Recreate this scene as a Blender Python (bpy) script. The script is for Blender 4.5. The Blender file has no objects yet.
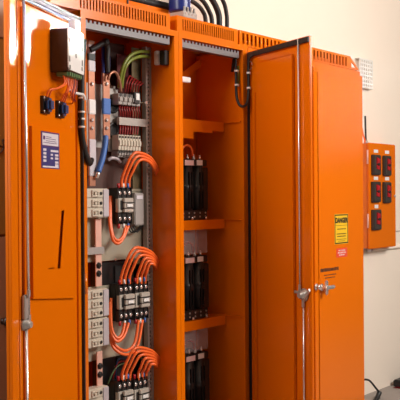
import bpy, bmesh, math, random
from mathutils import Vector as V, Matrix
random.seed(4)
scene = bpy.context.scene
col = scene.collection
LIFT = 0.30                       # everything is laid out with eye level at 1.17; the floor then lies at -0.30
FLOOR = -0.30

# ------------------------------------------------------------------ camera numbers
FOC = 900.0
YAW, PITCH, ROLL = 0.90280, -0.004927, -0.007913
CAM = V((-2.72671, -2.80043, 1.17))
_fw = V((math.sin(YAW)*math.cos(PITCH), math.cos(YAW)*math.cos(PITCH), math.sin(PITCH)))
_r0 = V((math.cos(YAW), -math.sin(YAW), 0))
_u0 = _r0.cross(_fw)
_r = _r0*math.cos(ROLL) + _u0*math.sin(ROLL)
_u = -_r0*math.sin(ROLL) + _u0*math.cos(ROLL)

def at(px, py, y):
    """point at depth y (distance behind the cabinet fronts) for a photo position"""
    d = _fw + _r*((px-200)/FOC) - _u*((py-200)/FOC)
    return CAM + d*((y-CAM.y)/d.y)
def atx(px, py, x):
    d = _fw + _r*((px-200)/FOC) - _u*((py-200)/FOC)
    return CAM + d*((x-CAM.x)/d.x)

# ------------------------------------------------------------------ materials
MATS = {}
def mat(name, c, rough=.5, metal=0., noise=0., nscale=20., bump=0., spec=.5, trans=0., rvar=0., coat=0., c2=None):
    m = bpy.data.materials.new(name); m.use_nodes = True
    nt = m.node_tree; b = nt.nodes['Principled BSDF']
    b.inputs['Base Color'].default_value = (*c, 1)
    b.inputs['Roughness'].default_value = rough
    b.inputs['Metallic'].default_value = metal
    b.inputs['Specular IOR Level'].default_value = spec
    b.inputs['Transmission Weight'].default_value = trans
    b.inputs['Coat Weight'].default_value = coat
    b.inputs['Coat Roughness'].default_value = .08
    if noise or bump or rvar:
        tc = nt.nodes.new('ShaderNodeTexCoord')
        nz = nt.nodes.new('ShaderNodeTexNoise'); nz.inputs['Scale'].default_value = nscale
        nz.inputs['Detail'].default_value = 4
        nt.links.new(tc.outputs['Object'], nz.inputs['Vector'])
        if noise:
            mx = nt.nodes.new('ShaderNodeMix'); mx.data_type = 'RGBA'
            mx.inputs['A'].default_value = (*[v*(1-noise) for v in c], 1)
            mx.inputs['B'].default_value = (*(c2 or [min(1, v*(1+noise)) for v in c]), 1)
            nt.links.new(nz.outputs['Fac'], mx.inputs['Factor'])
            nt.links.new(mx.outputs['Result'], b.inputs['Base Color'])
        if rvar:
            mr = nt.nodes.new('ShaderNodeMapRange')
            mr.inputs['To Min'].default_value = max(0, rough-rvar); mr.inputs['To Max'].default_value = rough+rvar
            nt.links.new(nz.outputs['Fac'], mr.inputs['Value']); nt.links.new(mr.outputs['Result'], b.inputs['Roughness'])
        if bump:
            bp = nt.nodes.new('ShaderNodeBump'); bp.inputs['Strength'].default_value = bump
            bp.inputs['Distance'].default_value = .003
            nt.links.new(nz.outputs['Fac'], bp.inputs['Height']); nt.links.new(bp.outputs['Normal'], b.inputs['Normal'])
    MATS[name] = m
    return m

ORANGE = mat('orange_enamel', (.75, .158, .0006), .19, noise=.03, nscale=2.5)
WALLP  = mat('cream_wall_paint', (.90, .795, .68), .7, noise=.03, nscale=3, bump=.05)
FLOORM = mat('grey_floor', (.30, .27, .25), .6, noise=.1, nscale=8)
BROWN  = mat('brown_wood', (.30, .155, .030), .5, noise=.12, nscale=6)
BROWNL = mat('tan_wood', (.36, .20, .11), .5, noise=.1, nscale=6)
BLACK  = mat('black_plastic', (.012, .011, .011), .42, noise=.2, nscale=40)
RUBBER = mat('black_rubber', (.010, .009, .009), .55)
DBROWN = mat('dark_steel_case', (.035, .012, .006), .4, noise=.15, nscale=30)
WHITE  = mat('white_plastic', (.80, .78, .76), .45, noise=.03, nscale=30)
CREAM  = mat('cream_plastic', (.60, .53, .43), .45, noise=.06, nscale=30)
GREYP  = mat('grey_plastic', (.36, .32, .30), .5, noise=.06, nscale=20)
ZINC   = mat('zinc_plate', (.42, .50, .47), .40, .3, noise=.25, nscale=6, rvar=.1, c2=(.56, .40, .22))
STEEL  = mat('grey_steel', (.40, .36, .33), .42, .2, noise=.12, nscale=14)
GALV   = mat('galvanised_sheet', (.52, .47, .50), .5, .25, noise=.1, nscale=14)
CHROME = mat('bright_chrome', (.82, .80, .78), .25, .75)
SILVERP = mat('silver_plastic', (.52, .48, .42), .35, .2, noise=.08, nscale=30)
CHAN   = mat('gasket_metal', (.22, .20, .20), .75)
LATCHM = mat('latch_metal', (.50, .47, .44), .35, .45, noise=.1, nscale=20)
RAILM  = mat('dull_rail', (.20, .185, .19), .45, .2, noise=.08, nscale=14)
MAROON = mat('maroon_shade', (.075, .006, .006), .85, noise=.2, nscale=10)  # dark red for orange wall in shade behind massed red wires
SWITCH = mat('switch_housing', (.050, .040, .034), .42)
SHADEBR  = mat('brown_shade', (.085, .032, .022), .5, noise=.25, nscale=10)  # orange interior darkened to its shaded tone
COPPER = mat('copper_bar', (.42, .19, .12), .42, .6, noise=.18, nscale=18)
PINKCU = mat('polished_copper_bar', (.85, .50, .40), .4, .3, noise=.12, nscale=18)
OCABLE = mat('orange_cable_jacket', (.90, .15, .025), .34)
REDW   = mat('red_wire_jacket', (.26, .010, .010), .4)
GREENW = mat('green_yellow_jacket', (.19, .22, .03), .4, noise=.25, nscale=30)
GREENP = mat('green_terminal_plastic', (.10, .19, .08), .45)
BLUEP  = mat('blue_plastic', (.02, .055, .16), .4)
BLUET  = mat('blue_sleeve', (.045, .15, .48), .45)
BLUEV  = mat('deep_blue_vinyl', (.012, .022, .16), .3, noise=.3, nscale=14)
RED    = mat('red_plastic', (.44, .012, .018), .35)
YELLOW = mat('yellow_sign_vinyl', (.83, .50, .02), .45)
INK    = mat('black_ink', (.02, .015, .01), .6)
REDV   = mat('red_sticker_vinyl', (.72, .07, .03), .5)
PURPLE = mat('purple_label_print', (.08, .02, .12), .5)
NAVY   = mat('navy_label_print', (.03, .035, .17), .5)
PAPER  = mat('label_white', (.66, .61, .66), .55)
PINKP  = mat('pale_pink_label', (.74, .52, .50), .55)
OLIVE  = mat('olive_rail', (.20, .15, .075), .5, .3, noise=.15, nscale=15)
BRACK  = mat('white_perforated_steel', (.72, .70, .66), .45, noise=.05, nscale=20)

def acrylic():
    m = bpy.data.materials.new('clear_acrylic'); m.use_nodes = True
    nt = m.node_tree; b = nt.nodes['Principled BSDF']
    b.inputs['Base Color'].default_value = (.95, .93, .96, 1); b.inputs['Roughness'].default_value = .05
    b.inputs['Alpha'].default_value = .13
    return m
ACRYL = acrylic()

# ------------------------------------------------------------------ builders
ORG = {}
class MB:
    def __init__(s, M=None): s.bm = bmesh.new(); s.M = M
    def _v(s, p): return s.bm.verts.new(p)
    def box(s, x0, x1, y0, y1, z0, z1, bev=0.):
        if x0 > x1: x0, x1 = x1, x0
        if y0 > y1: y0, y1 = y1, y0
        if z0 > z1: z0, z1 = z1, z0
        vs = [s._v((x, y, z)) for x in (x0, x1) for y in (y0, y1) for z in (z0, z1)]
        fs = [(0,1,3,2),(4,6,7,5),(0,4,5,1),(2,3,7,6),(0,2,6,4),(1,5,7,3)]
        F = [s.bm.faces.new([vs[i] for i in f]) for f in fs]
        if bev:
            ed = list({e for f in F for e in f.edges})
            bmesh.ops.bevel(s.bm, geom=ed, offset=bev, segments=2, affect='EDGES', clamp_overlap=True)
        return s
    def prism(s, pts, fn, a, b, holes=()):
        """extrude a 2-D outline (with holes) between a and b; fn(u,v,w)->3-D"""
        tmp = bmesh.new(); edges = []
        for loop in [pts]+list(holes):
            vs = [tmp.verts.new((u, v, 0)) for u, v in loop]
            edges += [tmp.edges.new((vs[i], vs[(i+1) % len(vs)])) for i in range(len(vs))]
        bmesh.ops.triangle_fill(tmp, use_beauty=True, use_dissolve=False, edges=edges)
        tmp.verts.index_update()
        A = [s._v(fn(v.co.x, v.co.y, a)) for v in tmp.verts]
        B = [s._v(fn(v.co.x, v.co.y, b)) for v in tmp.verts]
        for f in tmp.faces:
            i = [v.index for v in f.verts]
            s.bm.faces.new([A[k] for k in i]); s.bm.faces.new([B[k] for k in reversed(i)])
        for e in tmp.edges:
            if len(e.link_faces) == 1:
                i, j = e.verts[0].index, e.verts[1].index
                s.bm.faces.new((A[i], A[j], B[j], B[i]))
        tmp.free(); return s
    def tube(s, pts, r, seg=10, smooth=True, sub=6):
        P = [V(p) for p in pts]
        if smooth and len(P) > 2:
            Q = []
            for i in range(len(P)-1):
                p0 = P[max(i-1, 0)]; p1 = P[i]; p2 = P[i+1]; p3 = P[min(i+2, len(P)-1)]
                for k in range(sub):
                    t = k/sub
                    Q.append(.5*((2*p1)+(p2-p0)*t+(2*p0-5*p1+4*p2-p3)*t*t+(3*p1-p0-3*p2+p3)*t**3))
            P = Q+[P[-1]]
        n = None; rings = []
        for i, p in enumerate(P):
            t = (P[min(i+1, len(P)-1)]-P[max(i-1, 0)]).normalized()
            if n is None:
                n = t.orthogonal().normalized()
            n = (n-t*n.dot(t)).normalized(); b = t.cross(n)
            rr = r[i] if isinstance(r, list) else r
            rings.append([s._v(p+(n*math.cos(a)+b*math.sin(a))*rr) for a in [2*math.pi*k/seg for k in range(seg)]])
        for a, b in zip(rings, rings[1:]):
            for k in range(seg):
                f = s.bm.faces.new((a[k], a[(k+1) % seg], b[(k+1) % seg], b[k])); f.smooth = True
        s.bm.faces.new(rings[0][::-1]); s.bm.faces.new(rings[-1])
        return s
    def cyl(s, p0, p1, r, seg=16): return s.tube([p0, p1], r, seg, False)
    def lathe(s, base, axis, prof, seg=16):
        """prof: list of (distance along axis, radius)"""
        ax = V(axis).normalized(); n = ax.orthogonal().normalized(); b = ax.cross(n); base = V(base)
        rings = [[s._v(base+ax*d+(n*math.cos(2*math.pi*k/seg)+b*math.sin(2*math.pi*k/seg))*max(r, 1e-4)) for k in range(seg)] for d, r in prof]
        for a, c in zip(rings, rings[1:]):
            for k in range(seg):
                f = s.bm.faces.new((a[k], a[(k+1) % seg], c[(k+1) % seg], c[k])); f.smooth = True
        s.bm.faces.new(rings[0][::-1]); s.bm.faces.new(rings[-1])
        return s
    def build(s, name, m, parent=None):
        if s.M: bmesh.ops.transform(s.bm, matrix=s.M, verts=s.bm.verts)
        bmesh.ops.recalc_face_normals(s.bm, faces=s.bm.faces)
        me = bpy.data.meshes.new(name)
        if parent:
            org = ORG[parent]
        else:
            c = [v.co for v in s.bm.verts]
            lo = [min(p[i] for p in c) for i in range(3)]; hi = [max(p[i] for p in c) for i in range(3)]
            org = V(((lo[0]+hi[0])/2, (lo[1]+hi[1])/2, lo[2]))
        bmesh.ops.translate(s.bm, vec=-org, verts=s.bm.verts)
        s.bm.to_mesh(me); s.bm.free()
        o = bpy.data.objects.new(name, me); col.objects.link(o)
        me.materials.append(m); ORG[o] = org
        if parent: o.parent = parent
        else: o.location = org
        return o

def thing(name, label, cat, loc, group=None):
    o = bpy.data.objects.new(name, None); col.objects.link(o); o.location = V(loc); ORG[o] = V(loc)
    o.empty_display_size = .05
    return tag(o, label, cat, group)
def tag(o, label, cat, group=None):
    o['label'] = label; o['category'] = cat
    if group: o['group'] = group
    return o
def struct(o): o['kind'] = 'structure'; return o
def frame(origin, ex, ey):
    """matrix with local x = ex, local y = ey, z up"""
    ex = V(ex); ey = V(ey)
    return Matrix(((ex.x, ey.x, 0, origin[0]), (ex.y, ey.y, 0, origin[1]), (0, 0, 1, origin[2]), (0, 0, 0, 1)))
def rect(a, b, c, d): return [(a, c), (b, c), (b, d), (a, d)]
XZ = lambda u, v, w: (u, w, v)
def letters(text, size, M, m, name, parent, sx=1.):
    """flat extruded lettering; M maps local x (reading), y (out of the surface), z up"""
    cu = bpy.data.curves.new(name, 'FONT'); cu.body = text; cu.size = size; cu.extrude = .0006
    cu.align_x = 'CENTER'; cu.align_y = 'CENTER'; cu.offset = .0022
    tmp = bpy.data.objects.new(name, cu); col.objects.link(tmp)
    dg = bpy.context.evaluated_depsgraph_get(); dg.update()
    me = bpy.data.meshes.new_from_object(tmp.evaluated_get(dg))
    bpy.data.objects.remove(tmp)
    me.transform(Matrix(((sx,0,0,0),(0,0,1,0),(0,1,0,0),(0,0,0,1))))
    me.transform(M); me.transform(Matrix.Translation(-ORG[parent]))
    o = bpy.data.objects.new(name, me); col.objects.link(o); o.parent = parent
    me.materials.clear(); me.materials.append(m); ORG[o] = ORG[parent]
    return o

# ------------------------------------------------------------------ setting
WY = .34                                        # wall just behind the cabinets
struct(MB().box(-6, 10, WY, WY+.12, FLOOR, 3.3).build('wall_back', WALLP))
struct(MB().box(-6, 10, -7, WY, 3.3, 3.4).build('ceiling', WALLP))
struct(MB().box(-6, 10, -7, WY, FLOOR-.1, FLOOR).build('floor', FLOORM))
p = at(390, 231.7, WY)
struct(MB().box(p.x-.35, p.x+6.1, WY-.004, WY, p.z-.003, p.z+.003).build('trim_1', GREYP))

# ------------------------------------------------------------------ enclosures
ZT = 1.972
def shell(root, x0, x1, lin, rin, opening=True, depth=.335):
    b = MB()
    t = .004
    b.box(x0, x0+t, .0, depth, FLOOR+.1, ZT); b.box(x1-t, x1, .0, depth, FLOOR+.1, ZT)
    b.box(x0+t, x1-t, .0, depth, ZT-t, ZT); b.box(x0+t, x1-t, .0, depth, FLOOR+.1, FLOOR+.1+t)
    b.build('body', ORANGE, root)
    MB().box(x0+t, x1-t, depth-.012, depth-.008, FLOOR+.11, ZT-.006).build('back_panel', ORANGE, root)
    f = MB()
    f.prism(rect(x0, x1, FLOOR+.1, ZT), XZ, -.003, .012, [rect(lin, rin, FLOOR+.16, 1.944)])
    f.build('front_frame', ORANGE, root)
    MB().box(x0+.01, x1-.01, .03, depth-.02, FLOOR, FLOOR+.1).build('plinth', STEEL, root)

def notched_rail(root, x0, x1, name='notched_rail'):
    b = MB()
    pts = [(x0, 1.903)]; pts += [(x1, 1.903)]
    n = int((x1-x0)/.026); w = (x1-x0)/n
    top = []
    for k in range(n):
        a = x1-k*w
        top += [(a, 1.941), (a-w*.5, 1.941), (a-w*.5, 1.929), (a-w, 1.929)]
    b.prism(pts+top, XZ, .014, .020)
    b.box(x0, x1, .020, .05, 1.903, 1.907)
    return b.build(name, RAILM, root)

# -- left enclosure (contactors, breakers)
cabA = thing('electrical_cabinet', 'orange electrical cabinet with breakers and orange cables inside, its door swung wide to the left', 'cabinet', (.33, .17, FLOOR), 'orange enclosures in the row')
shell(cabA, 0, .6585, .03, .628)
notched_rail(cabA, .032, .612)
# right inner wall lining (post return)
MB().box(.632, .637, .012, .32, FLOOR+.11, 1.944).build('side_panel', ORANGE, cabA)
# vertical perforated rail
r = MB()
r.box(.590, .6035, .150, .153, -.19, 1.905).box(.6125, .631, .150, .153, -.19, 1.905)
for k in range(107): r.box(.6035, .6125, .150, .153, -.1800+.0195*k, -.1800+.0195*k+.0095)
r.box(.590, .593, .153, .176, -.19, 1.905).box(.628, .631, .153, .176, -.19, 1.905)
r.build('perforated_rail', STEEL, cabA)
MB().box(.593, .628, .172, .176, -.19, 1.905).build('rail_web', BLACK, cabA)
# mounting plates
for z0, z1 in ((.865, 1.205), (.405, .75), (-.15, .27)):
    MB().box(.215, .60, .186, .190, z0, z1).box(.215, .60, .182, .19, z1-.012, z1).build('mounting_plate', ZINC, cabA)
MB().box(.20, .43, .205, .25, 1.30, 1.70).build('bracket_plate', STEEL, cabA)
a, c = at(117, 58, .21), at(146, 134, .21); MB().box(a.x, .60, .21, .215, 1.46, 1.86).build('shade_sheet', MAROON, cabA)  # sheet coloured as the shaded back wall and bunched red wires
a, c = at(101.5, 40, .26), at(119, 80, .26); MB().box(a.x, c.x+.04, .26, .264, 1.70, 1.92).build('shade_sheet', SHADEBR, cabA)  # sheet coloured as the shadow on the upper back panel
MB().box(.21, .60, .20, .204, 1.207, 1.40).build('shade_cover', SHADEBR, cabA)  # dark sheet painted as the shade in the opening above the top plate
MB().box(.535, .60, .192, .196, -.19, 1.90).build('olive_strip', OLIVE, cabA)
a = at(117, 121, .165); MB().box(a.x, .589, .150, .166, a.z-.018, a.z+.018).build('cross_rail', STEEL, cabA)
a = at(98, 250, .16); MB().box(.15, .29, .150, .186, a.z-.018, a.z+.014).build('cable_clamp', GREYP, cabA)

# door A : local x from hinge to free edge, local y out of its inner face
ANG = .4076
tA = V((-math.cos(ANG), -math.sin(ANG), 0)); nA = V((math.sin(ANG), -math.cos(ANG), 0))
FA = frame((0, -.004, 0), tA, nA)
def PA(s, o, z): return V((0, -.004, 0))+tA*s+nA*o+V((0, 0, z))
def door_pts(px, py, off):                       # (s, z) on the inner face of door A
    d = _fw + _r*((px-200)/FOC) - _u*((py-200)/FOC)
    h = V((0, -.004, 0))+nA*off
    t = (h-CAM).dot(nA)/d.dot(nA); P = CAM+d*t
    return (P-h).dot(tA), P.z
DZ0 = FLOOR+.13
d = MB(FA)
d.box(0, .668, -.022, -.012, DZ0, 1.941)                                       # outer skin
d.box(.585, .668, -.012, 0, DZ0, 1.941, .002)                                  # free-edge flange
d.box(.606, .611, 0, .003, DZ0+.02, 1.92)
d.box(0, .05, -.012, 0, DZ0, 1.941, .002); d.box(.05, .585, -.012, 0, 1.895, 1.941, .002); d.box(.05, .585, -.012, 0, DZ0, DZ0+.05, .002)
d.box(.062, .556, -.012, -.002, DZ0+.07, 1.878, .003)
doorA = d.build('door', ORANGE, cabA)
g = MB(FA); g.box(.02, .655, 0, .010, 1.922, 1.936, .002); g.box(.02, .655, 0, .006, 1.898, 1.910, .002); g.build('gasket', RUBBER, doorA)
MB(FA).box(.02, .655, 0, .008, 1.910, 1.922).build('gasket_channel', CHAN, doorA)
# document pocket with its L-shaped slot
oP = .010
h1 = [door_pts(*q, oP) for q in ((64.3, 210), (61.4, 211), (57.2, 267.0), (48.5, 268.2), (48.5, 269.4), (60.4, 268.4))]
sl, zt_ = door_pts(32, 126, oP); sr, zb_ = door_pts(75.5, 298, oP)
pk = MB(FA)
pk.prism([(sr, .745), (sl, .787), (sl, zt_), (sr, zt_)], XZ, oP-.002, oP, [h1])
for q in ((sl-.003, sl, .787, zt_), (sr, sr+.003, .745, zt_), (sr, sl, zt_-.003, zt_)):
    pk.box(q[0], q[1], -.012, oP-.002, q[2], q[3])
pk.build('document_pocket', ORANGE, doorA)
# rods and latch
s1, _ = door_pts(22.5, 60, .014)
MB(FA).cyl((.577, .012, DZ0+.03), (.577, .012, .70), .006).build('lower_rod', CHROME, doorA)
MB(FA).cyl((.556, .012, .72), (.577, .012, 1.93), .006).build('upper_rod', CHROME, doorA)
lt = MB(FA)
lt.lathe((.575, -.002, .70), (0, 1, 0), [(0, .024), (.010, .024), (.012, .018), (.024, .018), (.026, .012), (.034, .012)])
lt.box(.563, .596, .004, .016, .72, .81, .003); lt.box(.548, .568, .01, .018, .69, .735, .002)
lt.box(.566, .584, .016, .026, .80, .83, .003)
lt.build('latch', LATCHM, doorA)
for z in (.05, .75, 1.45):
    MB().cyl((.004, -.012, z), (.004, -.012, z+.09), .009).build('hinge', ORANGE, cabA)
rg = MB(FA); rg.box(.008, .02, 0, .012, DZ0, 1.86); rg.build('hinge_gasket', RUBBER, doorA)
# printed label on the pocket
oL = oP+.0012
lb = [door_pts(*q, oL) for q in ((41.1, 130.8), (59.5, 170.7))]
lw0, lw1, lz1, lz0 = lb[1][0], lb[0][0], lb[0][1], lb[1][1]+.006
W_, H_ = lw1-lw0, lz1-lz0
lab = MB(FA).box(lw0, lw1, oP, oL, lz0, lz1).build('printed_label', PURPLE, doorA)
LU = lambda a: lw1-a*W_                           # 0 left .. 1 right as read
LZ = lambda b: lz1-b*H_

# -- middle enclosure (drives)
cabB = thing('electrical_cabinet', 'orange electrical cabinet with three black power units on shelves, its door half open', 'cabinet', (.95, .17, FLOOR), 'orange enclosures in the row')
shell(cabB, .6605, 1.2415, .689, 1.199)
notched_rail(cabB, .692, 1.185)
MB().box(1.203, 1.208, .012, .32, FLOOR+.11, 1.944).box(.672, .678, .012, .32, FLOOR+.11, 1.944).build('side_panel', ORANGE, cabB)
MB().box(.69, 1.15, .296, .30, FLOOR+.13, .985).build('rear_liner', GALV, cabB)
def shelf(ztop, prof):
    b = MB()
    b.box(.680, 1.202, .128, .32, ztop-.006, ztop)
    b.prism(prof, XZ, .122, .128)
    b.build('shelf', ORANGE, cabB)
XB = 1.192
shelf(1.565, [(.68, 1.565), (XB, 1.565), (XB, 1.515), (1.089, 1.515), (1.089, 1.503), (.927, 1.503), (.927, 1.466), (.68, 1.466)])
shelf(1.042, [(.68, 1.042), (XB, 1.042), (XB, .992), (.68, .992)])
shelf(.520, [(.68, .520), (XB, .520), (XB, .470), (.68, .470)])
# shelf angles on the right wall
for z in (1.565, 1.042, .52):
    MB().box(1.190, 1.203, .014, .128, z-.004, z+.004).build('shelf_angle', ORANGE, cabB)
a, b_ = at(178, 79, .29), at(214, 53, .29)
dv = (b_-a).normalized(); nn = V((-dv.z, 0, dv.x))*.02
MB().prism([((a+nn).x, (a+nn).z), ((b_+nn).x, (b_+nn).z), ((b_-nn).x, (b_-nn).z), ((a-nn).x, (a-nn).z)], XZ, .285, .293).build('diagonal_brace', ORANGE, cabB)
a = at(186, 79.5, .02); MB().box(.689, a.x+.03, .012, .035, a.z-.014, a.z+.012, .003).build('door_switch', WHITE, cabB)
# door B
AB = 1.1726
tB = V((-math.cos(AB), -math.sin(AB), 0)); nB = V((-math.sin(AB), math.cos(AB), 0))
FB = frame((1.2378, -.004, 0), tB, nB)
d = MB(FB)
d.box(0, .567, -.013, -.009, DZ0, 1.939)
d.box(.45, .567, -.009, -.004, DZ0, 1.939, .001); d.box(.548, .567, -.004, 0, DZ0, 1.939, .0015)
d.box(0, .03, -.009, 0, DZ0, 1.939, .002)
d.box(.03, .45, -.009, 0, 1.905, 1.939); d.box(.45, .548, -.004, 0, 1.905, 1.939)
d.box(.098, .432, -.009, .006, DZ0+.05, 1.872, .012)
d.box(.050, .068, -.009, .002, DZ0+.02, 1.72, .003)
doorB = d.build('door', ORANGE, cabB)
g = MB(FB); g.box(.012, .566, 0, .010, 1.908, 1.934, .002); g.box(.010, .026, 0, .010, DZ0, 1.93, .002); g.build('gasket', RUBBER, doorB)
MB(FB).cyl((.484, .008, .70), (.484, .008, 1.934), .0045).build('upper_rod', CHROME, doorB)
MB(FB).cyl((.512, .008, DZ0), (.512, .008, .66), .0045).build('lower_rod', CHROME, doorB)
lt = MB(FB)
lt.lathe((.508, -.004, .68), (0, 1, 0), [(0, .032), (.008, .032), (.010, .022), (.024, .022), (.026, .014), (.036, .014)])
lt.box(.435, .508, .004, .010, .683, .697, .002); lt.box(.476, .492, .006, .014, .68, .73, .002)
lt.box(.504, .520, .006, .014, .62, .68, .002)
lt.prism([(.52, .675), (.565, .715), (.572, .704), (.53, .66)], XZ, .008, .016)
lt.build('latch', LATCHM, doorB)

# -- two closed enclosures at the right
def closed_cab(x0, x1, label):
    c = thing('electrical_cabinet', label, 'cabinet', ((x0+x1)/2, .17, FLOOR), 'orange enclosures in the row')
    b = MB(); b.box(x0, x1, 0, .335, FLOOR+.1, ZT-.004, .004); b.build('body', ORANGE, c)
    MB().box(x0+.01, x1-.01, .03, .31, FLOOR, FLOOR+.1).build('plinth', STEEL, c)
    d = MB(); d.box(x0+.006, x1-.004, -.018, 0, DZ0, 1.935, .003)
    d.box(x0+.050, x1-.02, -.022, -.018, DZ0+.03, 1.908, .003)
    dd = d.build('door', ORANGE, c)
    return c, dd
cabC, doorC = closed_cab(1.2455, 1.8600, 'orange closed electrical cabinet mostly hidden behind the half open door')
cabD, doorD = closed_cab(1.8900, 2.512, 'orange closed electrical cabinet with yellow danger sign and chrome handle')
for cab_, dr_, dx in ((cabD, doorD, 0), (cabC, doorC, -.6395)):
    hx, hz = 2.045+dx, .607
    if cab_ is cabD: q = at(325, 287, -.03); hx, hz = q.x, q.z
    h = MB()
    h.lathe((hx-.03, -.022, hz), (0, -1, 0), [(0, .022), (.006, .022), (.008, .014), (.03, .012), (.034, .016), (.046, .014)])
    h.box(hx-.05, hx+.06, -.070, -.052, hz-.012, hz+.010, .006)
    h.box(hx-.042, hx-.018, -.066, -.050, hz-.045, hz+.045, .006)
    h.build('handle', CHROME, dr_)
    q = at(316.3, 287, -.02)
    k = MB(); k.lathe((q.x+dx, -.018, q.z), (0, -1, 0), [(0, .020), (.005, .020), (.007, .010), (.016, .010), (.020, .016), (.028, .013)], 14)
    k.build('lock', CHROME, dr_)
# danger sign
ys = -.0222
def srect(px0, py0, px1, py1, y): a = at(px0, py0, y); b = at(px1, py1, y); return a.x, b.x, b.z, a.z
x0, x1, z0, z1 = srect(334.3, 214.2, 348.2, 243, ys)
z0 -= .002
MB().box(x0, x1, ys-.0008, ys, z0, z1).build('danger_sign', YELLOW, doorD)
sg = [o for o in doorD.children if o.name.startswith('danger_sign')][0]
sg['label'] = 'yellow danger sign with black border and lettering'
wS, hS = x1-x0, z1-z0
b = MB(); b.prism(rect(x0+.003, x1-.003, z0+.003, z1-.003), XZ, ys-.0014, ys-.0008, [rect(x0+.010, x1-.010, z0+.010, z1-.010)])
b.build('sign_border', INK, doorD)
cx = (x0+x1)/2
letters('DANGER', wS*.25, Matrix.Translation(V((cx, ys-.0012, z1-hS*.22))), INK, 'sign_lettering', doorD, .86)
sb = MB()
rr = random.Random(3)
for fz, l in ((.50, .62), (.66, .70), (.74, .60), (.84, .72), (.90, .5)):
    u = -l/2
    while u < l/2:
        w = rr.uniform(.03, .10); sb.box(cx+u*wS, cx+min(l/2, u+w)*wS, ys-.0014, ys-.0008, z1-hS*fz-hS*(.016 if fz < .8 else .008), z1-hS*fz+hS*(.016 if fz < .8 else .008)); u += w+.022
sb.box(x0+.012, x1-.012, ys-.0014, ys-.0008, z1-hS*.385, z1-hS*.375)
sb.build('sign_small_print', INK, doorD)
x0, x1, z0, z1 = srect(336.3, 248.6, 347.2, 256.4, ys)
MB().box(x0, x1, ys-.0008, ys, z0, z1).build('warning_sticker', REDV, doorD)
sb = MB()
for fz, l in ((.25, .6), (.5, .75), (.75, .5)):
    u = -l/2
    while u < l/2:
        w = rr.uniform(.06, .14); sb.box((x0+x1)/2+u*(x1-x0), (x0+x1)/2+min(l/2, u+w)*(x1-x0), ys-.0014, ys-.0008, z1-(z1-z0)*fz-.004, z1-(z1-z0)*fz+.004); u += w+.04
sb.build('sticker_print', PINKP, doorD)
sb = MB()
for py, u0, u1, hh in ((270.6, 320.5, 338.5, .0105), (275.5, 324, 336, .003), (278.2, 325, 335, .003)):
    u = u0
    while u < u1:
        w = rr.uniform(.55, 1.2); q = at(u, py, ys); q2 = at(min(u1, u+w), py, ys)
        q0 = at(u0, py, ys)
        sb.box(q.x, q2.x, ys-.0008, ys, q0.z-hh, q0.z+hh*rr.uniform(.6, 1)); u += w+.35
sb.build('printed_lines', INK, doorD)

# ------------------------------------------------------------------ vent hoods on the roofs
def vent(x0, x1, s0, s1, n, zt, label, duty=.5, y0=.0):
    c = thing('vent_hood', label, 'vent', ((x0+x1)/2, .1, ZT), 'slotted vent hoods on the cabinet roofs')
    w = (s1-s0)/n; zb = ZT
    hs = [rect(s0+k*w, s0+k*w+w*duty, zb+.010, zt-.013) for k in range(n)]
    b = MB(); b.prism(rect(x0, x1, zb, zt), XZ, y0, y0+.003, hs); b.build('slotted_front', ORANGE, c)
    b = MB(); b.box(x0, x1, y0+.003, .16, zt-.003, zt); b.box(x0, x0+.003, y0+.003, .16, zb, zt-.003)
    b.box(x1-.003, x1, y0+.003, .16, zb, zt-.003); b.box(x0+.003, x1-.003, .157, .16, zb, zt-.003)
    b.build('hood_cover', ORANGE, c)
    return c
vent(-.17, .60, .0, .58, 30, 2.047, 'orange slotted vent hood over the breaker cabinet')
vent(.655, 1.158, .695, 1.130, 24, 2.050, 'orange slotted vent hood over the shelf cabinet, below the black cables')
VX = at(351, 57, 0).x
vc = vent(1.178, VX, 1.205, VX-.03, 30, 2.052, 'long orange slotted vent hood over the closed cabinets', .5, .004)
b = MB(); b.prism([(VX+.001, ZT+.001), (2.508, ZT+.001), (VX+.001, 2.048)], XZ, .004, .010, [[(VX+.012, ZT+.012), (2.470, ZT+.012), (VX+.012, 2.022)]])
b.box(VX+.001, 2.50, .010, .05, ZT+.001, ZT+.005)
b.build('gusset', ORANGE, vc)

# ------------------------------------------------------------------ left neighbour
nb_ = thing('wooden_cabinet', 'brown wooden cabinet standing left of the orange row behind the open door', 'cabinet', (-.6, .2, FLOOR))
MB().box(-1.25, -.185, .03, .33, FLOOR, 2.25).build('carcass', BROWN, nb_)
zs = at(4, 235.5, .02).z; zs2 = at(4, 39, .02).z
for n_, z0, z1, m_ in (('drawer_front', FLOOR+.1, zs-.004, BROWNL), ('door', zs+.004, zs2-.003, BROWN), ('top_panel', zs2+.003, 2.24, BROWNL)):
    o = MB().box(-1.24, -.19, .012, .03, z0, z1, .002).build(n_, m_, nb_)
    if n_ == 'drawer_front':
        q = at(6.6, 321.5, -.01)
        MB().lathe((q.x, .012, q.z), (0, -1, 0), [(0, .014), (.004, .008), (.014, .007), (.018, .017), (.028, .019), (.036, .010)]).build('knob', DBROWN, o)
    if n_ == 'door':
        q = at(3, 147, .011)
        s_ = MB()
        for k in range(5):
            a = k*1.25; c = (q.x+.02*math.cos(a), .0108, q.z+.03*math.sin(a))
            s_.tube([(q.x+.005, .0108, q.z), (q.x+.03*math.cos(a+.4), .0108, q.z+.03*math.sin(a+.4)), (q.x+.045*math.cos(a), .0108, q.z+.02*math.sin(a))], .0028, 6)
        s_.tube([(q.x, .0108, q.z), (q.x+.05, .0108, q.z), (q.x+.075, .0108, q.z-.006)], .003, 6)
        s_.build('dark_ornament', DBROWN, o)

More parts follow.
